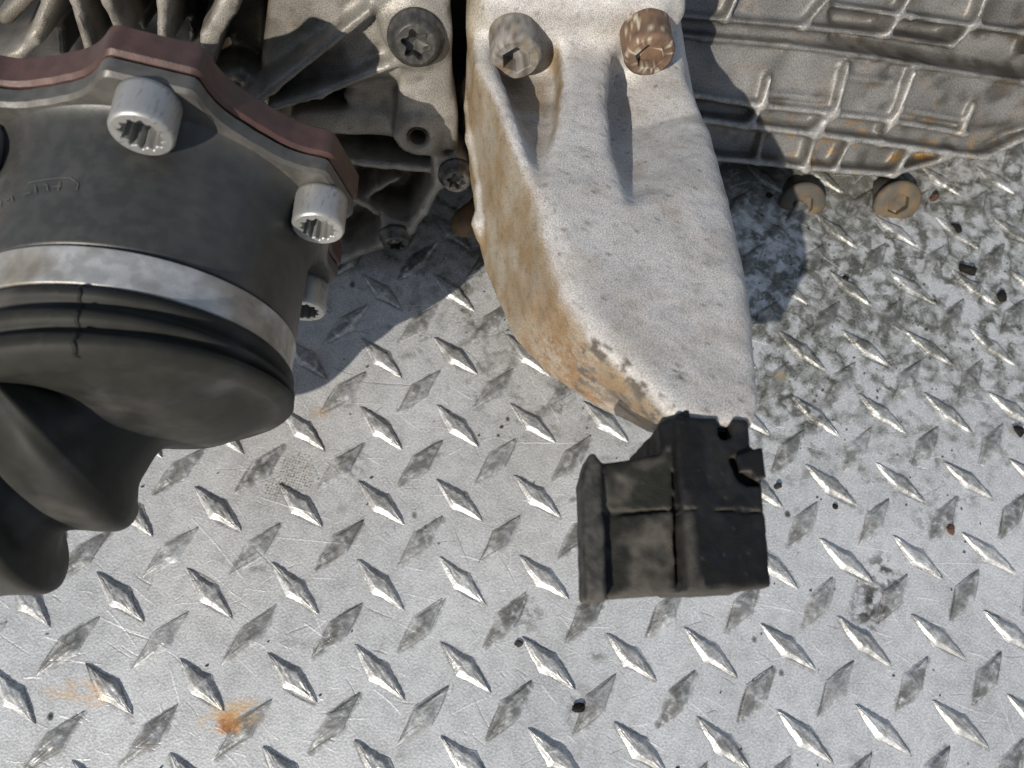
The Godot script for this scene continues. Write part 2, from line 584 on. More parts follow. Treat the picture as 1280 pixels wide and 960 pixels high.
func build_plate() -> void:
	var floor_ := Node3D.new()
	floor_.name = "floor"
	add_child(floor_)
	tag(floor_, "silver diamond plate metal floor with scratches and oily dirt", "floor", "", "structure")
	# the sheet, slightly wavy
	var v := PackedVector3Array()
	var uv := PackedVector2Array()
	var n := 120
	for j in n + 1:
		for i in n + 1:
			var x := lerpf(-640, 760, float(i) / n)
			var z := lerpf(-800, 600, float(j) / n)
			v.append(Vector3(x, 0.35 * rough_noise.get_noise_2d(x * 0.25, z * 0.25) - 0.2, z))
			uv.append(plate_uv(x, z))
	var idx := PackedInt32Array()
	for j in n:
		for i in n:
			var a := j * (n + 1) + i
			idx.append_array([a, a + 1, a + n + 1, a + 1, a + n + 2, a + n + 1])
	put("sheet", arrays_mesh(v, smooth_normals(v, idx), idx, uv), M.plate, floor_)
	var far_ := SurfaceTool.new()
	far_.begin(Mesh.PRIMITIVE_TRIANGLES)
	var k := 0
	for j in range(-22, 20):
		for i in range(-20, 26):
			for kind in 2:
				var at := SHIFT + Vector2(i, j) * PITCH + Vector2(PITCH, PITCH) * 0.5 * kind
				var slant := 0.80 if kind == 0 else -0.80
				k += 1
				if at.x > -130 and at.x < 292 and at.y > -262 and at.y < 52:
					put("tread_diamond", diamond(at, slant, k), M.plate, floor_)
	# the diamonds outside the picture, as one part
	var proto := [diamond(Vector2.ZERO, 0.80, 3), diamond(Vector2.ZERO, -0.80, 5)]
	for j in range(-22, 20):
		for i in range(-20, 26):
			for kind in 2:
				var at := SHIFT + Vector2(i, j) * PITCH + Vector2(PITCH, PITCH) * 0.5 * kind
				if at.x > -130 and at.x < 292 and at.y > -262 and at.y < 52: continue
				if absf(at.x - 60) < 560 and absf(at.y + 100) < 560:
					far_.append_from(proto[kind], 0, Transform3D(Basis(), Vector3(at.x, 0, at.y) * MM))
	var rest := put("tread_diamonds", far_.commit(), M.plate, floor_)
	rest.set_meta("kind", "stuff")

# ---------------------------------------------------------------- driveshaft joint
const CVC := Vector3(-70.64, 78.63, -110.4)
var cva := Vector3(-0.0533, 0.0435, 0.9976)

func lobed(at_s: float, to_s: float, grow: float, colour: Callable, back_scale := 1.0) -> ArrayMesh:
	var up := Vector3.UP
	var u := up.cross(cva).normalized()          # to the right
	var w := cva.cross(u).normalized()           # up
	var knots := [[0.0, 49.0], [5.0, 49.2], [9.6, 49.7], [10.8, 49.1], [13.5, 46.4], [16.0, 44.7], [19.0, 43.4], [23.0, 42.5], [30.0, 42.0]]
	var sides := 288
	var ring := PackedFloat32Array()
	for k in sides:
		var deg := fposmod(rad_to_deg(TAU * k / sides) - 14.1 + 30.0, 60.0) - 30.0
		var x := absf(deg)
		var r := 42.0
		for i in knots.size() - 1:
			if x >= knots[i][0] and x <= knots[i + 1][0]:
				r = lerpf(knots[i][1], knots[i + 1][1], (x - knots[i][0]) / (knots[i + 1][0] - knots[i][0]))
		ring.append(r + grow)
	var st := SurfaceTool.new()
	st.begin(Mesh.PRIMITIVE_TRIANGLES)
	# bands: back edge, wall, chamfer, face, inner edge
	var bands := [[at_s, -0.7, 0], [at_s + 0.7, 0.0, 0], [to_s - 0.9, 0.0, 1], [to_s, -0.9, 1], [to_s, -99.0, 2]]
	for b in bands.size() - 1:
		for k in sides:
			var p := []
			for q in [[b, k], [b + 1, k], [b, k + 1], [b + 1, k + 1]]:
				var a: float = TAU * (q[1] % sides) / sides
				var g = bands[q[0]]
				var r: float = 30.0 if g[1] < -50 else ring[q[1] % sides] + g[1]
				p.append(CVC + cva * g[0] + (u * sin(a) + w * cos(a)) * r)
			for t in [0, 1, 2, 2, 1, 3]:
				st.set_smooth_group(b + 1)
				st.set_color(colour.call(p[t], cva))
				st.add_vertex(p[t] * MM)
	st.index()
	st.generate_normals()
	return st.commit()

func build_joint() -> void:
	var t := thing("drive_joint", "black driveshaft joint with rubber boot, steel band clamp and zinc socket bolts", "driveshaft joint", CVC - Vector3(0, 50, 0))
	var u := Vector3.UP.cross(cva).normalized()
	var w := cva.cross(u).normalized()
	var dark := func(p: Vector3, _n): return mixc(Color(0.048, 0.048, 0.046), Color(0.085, 0.078, 0.068), blotch.get_noise_3dv(p * 1.5) * 1.2)
	var fl := put("flange", lobed(-9.6, -4.5, 0.0, func(p, _n): return mixc(Color(0.085, 0.082, 0.074), Color(0.12, 0.11, 0.095), blotch.get_noise_3dv(p * 1.5) + 0.3)), M.body, t)
	put("spacer_ring", lobed(-18.2, -9.9, 0.7, func(p, _n): return mixc(Color(0.088, 0.045, 0.037), Color(0.060, 0.036, 0.031), blotch.get_noise_3dv(p * 2.5) + 0.3)), M.spacer, t, "reddish brown lobed spacer ring")
	# housing with its fillet
	put("housing", lathe(pv([30, -8, 41.0, -4.9, 40.4, -4.4, 39.6, -3.5, 38.7, -2.0, 37.9, 0.6, 37.4, 4, 37.0, 12, 36.7, 20, 36.4, 27.6, 36.0, 28.3, 34.8, 28.6, 34.5, 40]), CVC, cva, 128, 0.0, dark), M.body, t)
	# stamp on the housing, worn to a few raised strokes
	var st := SurfaceTool.new()
	st.begin(Mesh.PRIMITIVE_TRIANGLES)
	for s in [[-14.5, 12.4, -4.5, 12.4], [-4.5, 12.4, -2.4, 14.0], [-2.4, 14.0, -2.4, 15.6], [-14.8, 15.4, -12.8, 15.2], [-12.2, 13.6, -11.4, 15.6], [-10.2, 13.7, -9.4, 13.7], [-9.4, 13.7, -8.6, 15.4], [-7.8, 14.6, -5.9, 14.5], [-6.4, 13.4, -6.3, 15.6], [-25.0, 15.6, -23.2, 15.2], [-22.4, 14.6, -21.6, 16.6], [-20.4, 15.2, -19.0, 15.0], [-18.6, 14.6, -17.6, 16.2]]:
		for k in 6:
			var pts := []
			for q in 2:
				var f := (k + q) / 6.0
				var a: float = lerpf(s[0], s[2], f) / 37.0
				var d: float = lerpf(s[1], s[3], f)
				var side := Vector2(s[2] - s[0], s[3] - s[1]).orthogonal().normalized() * 0.16
				for e in [-1, 1]:
					var aa: float = a + side.x * e / 37.0
					pts.append(CVC + cva * (d + side.y * e) + (u * sin(aa) + w * cos(aa)) * 37.12)
			for v in [0, 1, 2, 2, 1, 3]:
				st.set_color(Color(0.11, 0.104, 0.092))
				st.add_vertex(pts[v] * MM)
	st.generate_normals()
	M.stamp = M.body.duplicate()
	M.stamp.cull_mode = BaseMaterial3D.CULL_DISABLED
	put("stamp", st.commit(), M.stamp, t)
	put("band_clamp", lathe(pv([34.2, 29.0, 36.5, 29.0, 36.8, 29.3, 36.6, 31, 36.4, 33.5, 36.5, 36, 36.7, 37.4, 36.4, 37.8, 34.2, 37.8]), CVC, cva, 128, 0.0, func(p, _n): return mixc(Color(0.46, 0.455, 0.44), Color(0.29, 0.26, 0.215), blotch.get_noise_3dv(p * 2.0) * 1.6 + 0.35)), M.clamp, t)
	# the boot: rings of centre, axis turn to the left, radius
	var rings := []
	for q in [[35.9, 37.8], [36.6, 38.4], [37.4, 39.2], [37.4, 40.4], [36.6, 41.2], [35.7, 42.0], [36.4, 42.9], [37.8, 43.6], [38.1, 44.4], [37.6, 45.3], [36.2, 46.0], [36.4, 46.6], [37.8, 47.2], [38.2, 48.0], [38.1, 48.9], [37.4, 49.8], [36.2, 50.6], [34.6, 51.3], [32.0, 51.9]]:
		rings.append([CVC + cva * q[1], 0.0, q[0], 4.2 * clampf((q[1] - 42.0) / 7.0, 0, 1)])
	# folds, bending to the left and sagging a little: x, y, z, turn in degrees, radius
	for q in [[-78.7, 79.0, -58.2, 10.0, 27.0], [-84.2, 79.0, -60.4, 22.0, 20.5], [-91.6, 78.0, -63.1, 37.0, 27.0], [-93.1, 78.0, -61.3, 41.0, 30.0], [-92.1, 77.0, -58.5, 44.0, 30.0], [-92.3, 77.0, -53.7, 47.0, 27.0], [-98.0, 76.0, -49.2, 50.0, 19.5], [-101.8, 75.0, -48.3, 54.0, 23.0], [-101.0, 74.0, -45.8, 57.0, 26.0], [-101.9, 74.0, -41.5, 58.0, 25.0], [-106.3, 73.0, -34.9, 60.0, 17.0], [-115.9, 72.0, -31.5, 60.0, 16.0], [-113.8, 72.0, -27.9, 60.0, 12.0]]:
		rings.append([Vector3(q[0], q[1], q[2]), deg_to_rad(q[3]), q[4], clampf((40.0 - q[3]) * 0.12, 0, 3.6)])
	var sides := 120
	# smooth the folds along their length
	var fine_rings := []
	for i in rings.size() - 1:
		var a = rings[maxi(i - 1, 0)]
		var b = rings[i]
		var c = rings[i + 1]
		var d = rings[mini(i + 2, rings.size() - 1)]
		var steps := 2 if i < 18 else 5
		for s in steps:
			var f := float(s) / steps
			fine_rings.append([b[0].cubic_interpolate(c[0], a[0], d[0], f), cubic_interpolate(b[1], c[1], a[1], d[1], f), cubic_interpolate(b[2], c[2], a[2], d[2], f), lerpf(b[3], c[3], f)])
	fine_rings.append(rings[-1])
	var v := PackedVector3Array()
	var col := PackedColorArray()
	for r in fine_rings:
		var ax := cva.rotated(Vector3.UP, -r[1])
		var uu := Vector3.UP.cross(ax).normalized()
		var ww := ax.cross(uu).normalized()
		for k in sides + 1:
			var a := TAU * k / sides
			var p: Vector3 = r[0] + (uu * sin(a) + ww * cos(a)) * (r[2] + 0.25 * rough_noise.get_noise_3d(sin(a) * 30, cos(a) * 30, r[0].z))
			p += ax * r[3] * (cos(a) - sin(a)) * 0.7
			v.append(p)
			col.append(mixc(Color(0.024, 0.024, 0.0235), Color(0.074, 0.070, 0.063), blotch.get_noise_3dv(p * 1.3) * 1.5 + 0.15 * fine.get_noise_3dv(p * 2.0)))
	var idx := PackedInt32Array()
	for i in fine_rings.size() - 1:
		for k in sides:
			var a := i * (sides + 1) + k
			var b := a + sides + 1
			idx.append_array([a, a + 1, b, a + 1, b + 1, b])
	var nor := smooth_normals(v, idx)
	var boot := put("boot", arrays_mesh(v, nor, idx, PackedVector2Array(), col), M.boot, t, "black ribbed rubber boot sagging to one side")
	var sv := PackedVector3Array()
	var si := PackedInt32Array()
	var sc := PackedColorArray()
	for i in 34:
		for e in 5:
			var at := deg_to_rad(5.0 + 0.12 * i + 1.2 * fine.get_noise_1d(i * 1.5)) + (e - 2) * 0.0075
			var r = fine_rings[i]
			var uu := Vector3.UP.cross(cva).normalized()
			var ww := cva.cross(uu).normalized()
			sv.append(r[0] + (uu * sin(at) + ww * cos(at)) * (r[2] + [-0.2, 0.28, 0.36, 0.28, -0.2][e]) + cva * r[3] * (cos(at) - sin(at)) * 0.7)
			sc.append(Color(0.012, 0.012, 0.012))
			if i < 33 and e < 4: si.append_array([i * 5 + e, i * 5 + e + 1, i * 5 + e + 5, i * 5 + e + 1, i * 5 + e + 6, i * 5 + e + 5])
	put("mould_seam", arrays_mesh(sv, smooth_normals(sv, si), si, PackedVector2Array(), sc), M.boot, boot)
	# six socket bolts round the flange
	for k in 6:
		var a := deg_to_rad(14.1 + 60 * (k - 1))
		var c := CVC + (u * sin(a) + w * cos(a)) * 43.95
		var zinc := func(p: Vector3, _n): return mixc(Color(0.44, 0.44, 0.43), Color(0.17, 0.16, 0.14), clampf(fine.get_noise_3dv(p * 9.0) * 2.2 - 0.55 + 0.3 * blotch.get_noise_3dv(p * 5.0), 0, 1))
		var m := screw(pv([6.0, -4.6, 6.5, -4.4, 6.55, -3.2, 6.5, -2, 6.55, -0.8, 6.5, 0.4, 6.55, 1.6, 6.5, 2.8, 6.55, 4.4, 6.3, 5.0, 5.9, 5.25]), 4.5, 3.7, 12, 6.0, 96, zinc, c, cva, 0.3 * k)
		put("bolt", m, M.zinc, t)

# ---------------------------------------------------------------- engine mount bracket
var b_top: Shape2
var b_bot: Shape2
var b_pocket: Shape2
var b_groove: Shape2
var b_lip: PackedVector2Array
var b_flake: PackedVector2Array
func y_top(z: float) -> float: return 118.7 + z * 0.17

const BB1 := Vector3(24.6, 92.5, -164.0)     # the two big bolts
const BB2 := Vector3(62.8, 95.0, -164.0)

func bracket_field(p: Vector3) -> float:
	var q := Vector2(p.x, p.z)
	var yt := y_top(p.z)
	var t := clampf((yt - p.y) / 42.0, 0, 1.3)
	var side := lerpf(b_top.at(q), b_bot.at(q), t)
	var top := (p.y - yt) * 0.985
	# the right part of the top falls away a little
	top += clampf((p.x - 58.0 - (p.z + 150) * 0.16) * 0.16, 0, 6) * clampf((-p.z - 70.0) / 38.0, 0, 1)
	var d := smax(side - 0.8, top, 4.0 + clampf((p.z + 120.0) * 0.12, 0, 4) * clampf((56.0 - p.x) / 8.0, 0, 1))
	d = smax(d, yt - 50.0 + clampf((p.z + 115) * 0.3, 0, 24) - p.y, 6.0)
	# pocket of the left bolt and groove of the right one
	var f1 := yt - clampf((-p.z - 104.0) * 0.22, 0, 11)
	d = smax(d, -smax(b_pocket.at(q), f1 - p.y, 5.0), 4.0)
	var f2 := yt - clampf((-p.z - 98.0) * 0.36, 0, 17) + maxf(p.x - 51.0, 0) * 0.42
	d = smax(d, -smax(b_groove.at(q), f2 - p.y, 6.0), 4.5)
	# back flange with two bosses
	var fb := Vector3(absf(p.x - 41.5) - 22.0, absf(p.y - 72.0) - 27.0, absf(p.z + 183.0) - 8.0)
	var flange := Vector3(maxf(fb.x, 0), maxf(fb.y, 0), maxf(fb.z, 0)).length() + minf(maxf(fb.x, maxf(fb.y, fb.z)), 0) - 6.0
	var e1 := Vector2(p.x - BB1.x, p.y - BB1.y).length()
	var e2 := Vector2(p.x - BB2.x, p.y - BB2.y).length()
	var boss := smax(minf(e1, e2) - 12.5, absf(p.z + 184.0) - 11.0, 3.0)
	flange = smin(flange, boss, 5.0)
	d = smin(d, flange, 7.0)
	# lip along the left side
	for i in b_lip.size() - 1:
		d = smin(d, seg3(p, Vector3(b_lip[i].x, 64.0 - i * 2.0, b_lip[i].y), Vector3(b_lip[i + 1].x, 62.0 - i * 2.0, b_lip[i + 1].y)) - 1.7, 3.0)
	return d + 0.30 * rough_noise.get_noise_3dv(p * 1.6) + 0.10 * fine.get_noise_3dv(p * 2.0)

func bracket_paint(p: Vector3, n: Vector3) -> Color:
	var c := mixc(Color(0.49, 0.465, 0.44), Color(0.59, 0.572, 0.55), blotch.get_noise_3dv(p * 1.6) + 0.5)
	# oil browned flank and pockets
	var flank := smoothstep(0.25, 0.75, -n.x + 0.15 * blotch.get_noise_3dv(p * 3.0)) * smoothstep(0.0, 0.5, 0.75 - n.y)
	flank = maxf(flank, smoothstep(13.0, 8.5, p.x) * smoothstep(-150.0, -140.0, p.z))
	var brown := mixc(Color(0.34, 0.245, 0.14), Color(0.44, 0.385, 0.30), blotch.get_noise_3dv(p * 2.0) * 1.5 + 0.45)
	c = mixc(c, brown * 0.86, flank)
	var q := Vector2(p.x, p.z)
	var pk := clampf(-b_pocket.at(q) / 5.0 + 0.2, 0, 1) * clampf((y_top(p.z) - p.y) / 5.0, 0, 1)
	c = mixc(c, mixc(Color(0.33, 0.255, 0.165), Color(0.44, 0.40, 0.35), blotch.get_noise_3dv(p * 2.6) * 1.4 + 0.4), pk * 0.85)
	# rusty film low on the flank near the end
	var r := 1.0 - Vector3(p.x - 32.0, p.y - 85.0, (p.z + 62.0) * 0.8).length() / 26.0
	c = mixc(c, Color(0.30, 0.17, 0.08), clampf(r * 1.6, 0, 1) * clampf(fine.get_noise_3dv(p * 2.2) * 2.0 + 0.45, 0, 1) * flank)
	# dark flaking along the ridge towards the end, and scattered spots
	var ridge := 1.0 - minf(seg(q, b_flake[0], b_flake[1]) / 3.4, (q - b_flake[2]).length() / 3.6)
	var flakes := clampf((fine.get_noise_3dv(p * 0.9) * 0.9 + 0.5 * fine.get_noise_3dv(p * 3.5) + ridge * 0.7 - 0.62) * 6.0, 0, 1) * float(ridge > 0)
	c = mixc(c, Color(0.13, 0.11, 0.09), flakes)
	c = mixc(c, c * 0.62, clampf(fine.get_noise_3dv(p * 4.5) * 2.4 - 0.35, 0, 1) * 0.7)
	c = mixc(c, Color(0.40, 0.335, 0.27), clampf(blotch.get_noise_3dv(p * 2.4 + Vector3(50, 0, 9)) * 1.8 - 0.15, 0, 1) * 0.45)
	c = mixc(c, c * 0.7, clampf(rough_noise.get_noise_3dv(p * 4.0 + Vector3(0, 30, 0)) * 2.2 - 0.35, 0, 1) * 0.6)
	var spots := clampf((fine.get_noise_3dv(p * 1.5 + Vector3(40, 0, 0)) + 0.3 * fine.get_noise_3dv(p * 6.0) - 0.52) * 7.0, 0, 1)
	c = mixc(c, Color(0.15, 0.135, 0.12), spots * 0.8)
	return c

func build_bracket() -> void:
	var lo := Vector2(-15, -205)
	var hi := Vector2(105, -35)
	b_top = shape2(pv([15.3, -176.8, 13.5, -159.3, 18.5, -144.2, 21.4, -130.0, 25.8, -111.8, 28.3, -92.9, 29.7, -77.5, 34.7, -64.3, 42.0, -54.1, 47.3, -45.1, 50.3, -44.3, 59.5, -43.3, 66.5, -42.9, 69.1, -49.5, 70.5, -62.6, 73.3, -85.4, 75.0, -110.3, 75.6, -137.6, 72.9, -163.6, 79.3, -204.7, 19.0, -200.7]), lo, hi)
	b_bot = shape2(pv([18.5, -253.3, 14.1, -194.3, 12.4, -173.2, 16.1, -122.6, 21.8, -83.4, 29.8, -70.2, 42.0, -59.9, 56.0, -53.3, 76.8, -54.5, 84.8, -59.2, 89.6, -69.2, 90.6, -82.7, 94.1, -112.7, 96.2, -145.6, 96.7, -181.6, 97.5, -216.0, 104.7, -270.2]), lo, hi)
	b_pocket = shape2(pv([22.0, -200.9, 18.8, -172.4, 19.8, -157.8, 22.5, -144.3, 25.1, -128.6, 27.1, -113.4, 29.2, -118.3, 33.9, -134.9, 37.0, -151.5, 38.1, -165.8, 36.9, -201.9]), lo, hi)
	b_groove = shape2(pv([58.0, -190.4, 53.9, -162.8, 49.9, -145.2, 48.5, -126.0, 50.2, -107.0, 56.9, -109.9, 64.4, -115.9, 79.9, -136.1, 98.4, -153.7, 92.7, -192.4]), lo, hi)
	b_flake = pv([35.1, -63.7, 47.6, -48.1, 51.5, -54.8])
	b_lip = pv([12.4, -175.5, 13.5, -156.0, 15.8, -137.5, 14.6, -127.2, 15.2, -124.0])
	var t := thing("engine_mount_bracket", "bare cast aluminium engine mount bracket with brown stained flank, in the middle", "bracket", Vector3(45, 40, -120))
	put("casting", field_mesh(bracket_field, Vector3(-8, 34, -199), Vector3(98, 118, -34), 1.0, bracket_paint), M.bracket, t)
	var rust_a := func(p: Vector3, _n): return mixc(mixc(Color(0.30, 0.285, 0.26), Color(0.11, 0.09, 0.075), fine.get_noise_3dv(p * 1.7) * 1.5 + 0.35), Color(0.26, 0.18, 0.10), blotch.get_noise_3dv(p * 4.0) * 1.3)
	var rust_b := func(p: Vector3, _n): return mixc(mixc(Color(0.20, 0.125, 0.075), Color(0.10, 0.062, 0.045), fine.get_noise_3dv(p * 1.5) * 1.5 + 0.35), Color(0.55, 0.49, 0.38), clampf(rough_noise.get_noise_3dv(p * 6.0) * 5.0 - 1.0, 0, 1))
	put("bolt", screw(pv([6.4, -14, 7.3, -13.6, 7.4, -11, 7.35, -9, 7.4, -7, 7.35, -5, 7.4, -3, 7.35, -1, 7.4, 1, 7.35, 2.6, 7.4, 4.2, 7.0, 5.2, 6.2, 5.8]), 4.3, 3.75, 6, 5.5, 72, rust_a, BB1, Vector3(0.02, 0.06, 1).normalized(), 0.4), M.rust, t, "dull grey hex socket bolt")
	put("bolt", screw(pv([6.4, -14, 7.3, -13.6, 7.4, -11, 7.3, -9, 7.4, -7, 7.3, -5, 7.4, -3, 7.3, -1, 7.4, 1, 7.3, 2.6, 7.4, 4.2, 7.0, 5.2, 6.2, 5.8]), 4.3, 3.75, 6, 3.5, 72, rust_b, BB2, Vector3(0.02, 0.06, 1).normalized(), 0.1), M.rust, t, "rusty hex socket bolt with a clogged socket")

# ---------------------------------------------------------------- rubber pad
func box3(p: Vector3, c: Vector3, h: Vector3) -> float:
	var q := (p - c).abs() - h
	return Vector3(maxf(q.x, 0), maxf(q.y, 0), maxf(q.z, 0)).length() + minf(maxf(q.x, maxf(q.y, q.z)), 0)

var r_right: Shape2
var r_left: Shape2
var r_lip: Shape2
var r_neck: Shape2
var r_bite: Shape2
var r_seams := []
const RY := 14.0
func rubber_field(p: Vector3) -> float:
	p.y -= RY
	var q := Vector2(p.x, p.z)
	var right := smax(r_right.at(q), maxf(p.y - 98.0, 76.0 - p.y), 1.6)
	var left := smax(r_left.at(q), maxf(p.y - (94.4 + (p.x - 44.0) * 0.14 + 0.8 * sin(p.z * 0.12)), 80.0 - p.y), 1.2)
	var lip := smax(r_lip.at(q), maxf(p.y - 95.4, 85.0 - p.y), 1.4)
	var neck := smax(r_neck.at(q), maxf(p.y - 95.5 - (p.x - 44.0) * 0.25, 66.0 - p.y), 2.0)
	var d := smin(minf(right, neck), smin(left, lip, 1.2), 0.6)
	d = smax(d, -smax(r_bite.at(q), 94.5 - p.y, 0.6), 0.6)
	# moulding seams and the crack along the step
	for g in r_seams:
		d = smax(d, -(seg(q, g[0], g[1]) - g[2] - 0.2 * fine.get_noise_2d(p.x * 2.0, p.z * 2.0)) if p.y > g[3] else d, 0.4)
	return d + 0.22 * rough_noise.get_noise_3dv(p * 2.2) + 0.1 * fine.get_noise_3dv(p * 1.5)

func rubber_paint(p: Vector3, n: Vector3) -> Color:
	var q := Vector2(p.x, p.z)
	var c := mixc(Color(0.008, 0.0085, 0.010), Color(0.020, 0.020, 0.020), blotch.get_noise_3dv(p * 2.5) * 1.4 + 0.3)
	# dust on the left half, dried on in patches
	var left := clampf(-r_left.at(q) / 2.0 + 0.3, 0, 1) * float(r_right.at(q) > 0.2)
	var dust := mixc(Color(0.018, 0.017, 0.015), Color(0.075, 0.069, 0.058), blotch.get_noise_3dv(p * 3.6 + Vector3(9, 0, 0)) * 2.0 + 0.15 + 0.02 * (p.z + 22.0))
	c = mixc(c, dust, left)
	var lip := clampf(-r_lip.at(q) / 1.5 + 0.4, 0, 1)
	c = mixc(c, mixc(Color(0.040, 0.038, 0.034), Color(0.095, 0.09, 0.08), fine.get_noise_3dv(p * 2.0) * 1.2 + 0.3), lip * 0.9)
	c = mixc(c, Color(0.10, 0.09, 0.072), clampf(n.z * 1.6 - 0.4, 0, 1) * (0.55 + 0.45 * blotch.get_noise_3dv(p * 4.0)))
	# edges worn pale
	var worn := clampf(1.0 - absf(r_right.at(q) + 1.6) / 1.8, 0, 1) * float(p.x < 50.0) * clampf((p.z + 30.0) / 8.0, 0, 1)
	c = mixc(c, Color(0.085, 0.078, 0.066), worn * 0.7)
	var nick := clampf((fine.get_noise_3dv(p * 3.4 + Vector3(5, 5, 5)) - 0.52) * 8.0, 0, 1)
	return mixc(c, Color(0.07, 0.066, 0.06), nick * 0.4)

func build_rubber() -> void:
	var lo := Vector2(20, -60)
	var hi := Vector2(80, 5)
	r_right = shape2(pv([48.9, -45.3, 65.1, -44.1, 64.3, -37.9, 66.4, -37.2, 65.7, -30.8, 64.7, -24.4, 64.0, -15.0, 63.5, -9.8, 59.2, -9.7, 46.1, -9.8, 47.2, -25.1, 48.0, -36.4]), lo, hi, 0.5)
	r_left = shape2(pv([32.9, -36.8, 52.1, -38.4, 49.5, -10.0, 31.4, -9.8]), lo, hi, 0.5)
	r_lip = shape2(pv([30.7, -38.5, 32.1, -38.8, 33.7, -36.5, 31.9, -10.0, 32.5, -9.2, 27.2, -9.2, 28.7, -33.4]), lo, hi, 0.5)
	r_neck = shape2(pv([46.1, -44.4, 53.0, -47.5, 53.3, -37.6, 46.0, -37.8]), lo, hi, 0.5)
	r_bite = shape2(pv([59.2, -35.7, 61.3, -36.2, 61.5, -33.3, 64.1, -31.2, 64.6, -29.9, 61.8, -29.7, 60.1, -31.0]), lo, hi, 0.5)
	var s1: PackedVector2Array = pv([32.5, -26.1, 47.8, -26.3])
	var s2: PackedVector2Array = pv([47.0, -25.7, 64.9, -24.4])
	var s3: PackedVector2Array = pv([47.8, -33.9, 47.4, -25.1])
	var s4: PackedVector2Array = pv([47.4, -25.1, 46.2, -9.6])
	r_seams = [[s1[0], s1[1], 0.22, 92.0], [s2[0], s2[1], 0.12, 97.4], [s3[0], s3[1], 0.2, 92.0], [s4[0], s4[1], 0.32, 88.0]]
	var notch: PackedVector2Array = pv([58.3, -45.6, 61.5, -45.5, 60.8, -41.0, 57.5, -41.0])
	r_seams.append([(notch[0] + notch[1]) * 0.5, (notch[2] + notch[3]) * 0.5, 1.5, 94.0])
	var t := thing("rubber_pad", "cracked black rubber buffer with dusty left side on the end of the bracket", "rubber buffer", Vector3(50, 76, -24))
	put("block", field_mesh(rubber_field, Vector3(22, 74, -52), Vector3(70, 115, -4), 0.55, rubber_paint), M.rubber, t)
	# the torn flap standing up from the bite
	var fl := shape2(pv([60.1, -36.0, 65.8, -37.4, 65.2, -30.8, 63.1, -30.3, 62.3, -32.3, 60.3, -32.3]), lo, hi, 0.5)
	var ff := func(p: Vector3): return smax(fl.at(Vector2(p.x, p.z)), absf(p.y - 112.5 - (p.x - 58.0) * 0.14 - (p.z + 33.0) * 0.1) - 0.8, 0.7)
	put("torn_flap", field_mesh(ff, Vector3(52, 106, -44), Vector3(72, 118, -22), 0.5, rubber_paint), M.rubber, t, "torn flap of black rubber at the right edge")

# ---------------------------------------------------------------- gearbox casting
var g_frame: Transform3D
var g_out: Shape2
var g_plate: Shape2
var g_lump: Shape2
var g_slope: Shape2
var g_ribs := PackedFloat32Array()
var g_boss := []
var g_hub := Vector2.ZERO

func ribs_from(list: Array) -> PackedFloat32Array:
	# each: points, half width, crest (at the far end too, if given); becomes single straight pieces
	var r := PackedFloat32Array()
	for e in list:
		var n: int = e[0].size() - 1
		for i in n:
			var z0: float = e[2]
			var z1: float = e[2] if e.size() < 4 else e[3]
			r.append_array([e[0][i].x, e[0][i].y, e[0][i + 1].x - e[0][i].x, e[0][i + 1].y - e[0][i].y, e[1], lerpf(z0, z1, float(i) / n), lerpf(z0, z1, float(i + 1) / n)])
	return r

func rib_union(d: float, p: Vector3, ribs: PackedFloat32Array, k: float) -> float:
	# seven numbers to a rib: start, run, half width, crest at start and end
	var n := ribs.size()
	var i := 0
	while i < n:
		var ex := ribs[i + 2]
		var ey := ribs[i + 3]
		var wx := p.x - ribs[i]
		var wy := p.y - ribs[i + 1]
		var t := clampf((wx * ex + wy * ey) / (ex * ex + ey * ey), 0.0, 1.0)
		wx -= ex * t
		wy -= ey * t
		var s := sqrt(wx * wx + wy * wy) - ribs[i + 4]
		if s < d + k:
			var crest := p.z - lerpf(ribs[i + 5], ribs[i + 6], t)
			s = smax(s + clampf(crest, -25.0, 0.0) * 0.045, crest, 1.4)
			d = smin(d, s, k)
		i += 7
	return d

func gear_field(p: Vector3) -> float:
	var q := Vector2(p.x, p.y)
	var out := g_out.at(q)
	var n1 := rough_noise.get_noise_3dv(p * 0.8)
	var floor_z := -24.0 + 2.5 * n1 - 38.0 * smoothstep(-48.0, -62.0, q.x)
	var d := smax(out, maxf((p.z - floor_z) * 0.6, -74.0 - p.z), 3.0)
	d = smin(d, smax(g_plate.at(q), maxf(p.z + 0.6, -34.0 - p.z), 1.6), 2.0)
	d = smin(d, smax(g_lump.at(q), p.z + 8.0 - 2.0 * n1, 4.0), 5.0)
	d = smin(d, smax(g_slope.at(q), p.z + 4.5 + clampf((-12.0 - q.x) * 0.30, 0, 18) - 1.5 * n1, 3.0), 3.0)
	# hub behind the joint
	var w := g_frame * p
	var h := w - CVC
	var s := h.dot(cva)
	d = smin(d, smax((h - cva * s).length() - 17.0, maxf(s + 15.0, -46.0 - s), 3.0), 5.0)
	d = rib_union(d, p, g_ribs, 1.6)
	for b in g_boss:
		var r: float = (q - b[0]).length()
		d = smin(d, smax(r - b[1], maxf(p.z - b[2], -32.0 - p.z), 1.6), 3.0)
		if b[3] > 0: d = smax(d, -smax(r - b[3], b[2] - 12.0 - p.z, 0.5), 0.8)
	return d + 0.12 * rough_noise.get_noise_3dv(p * 2.0)

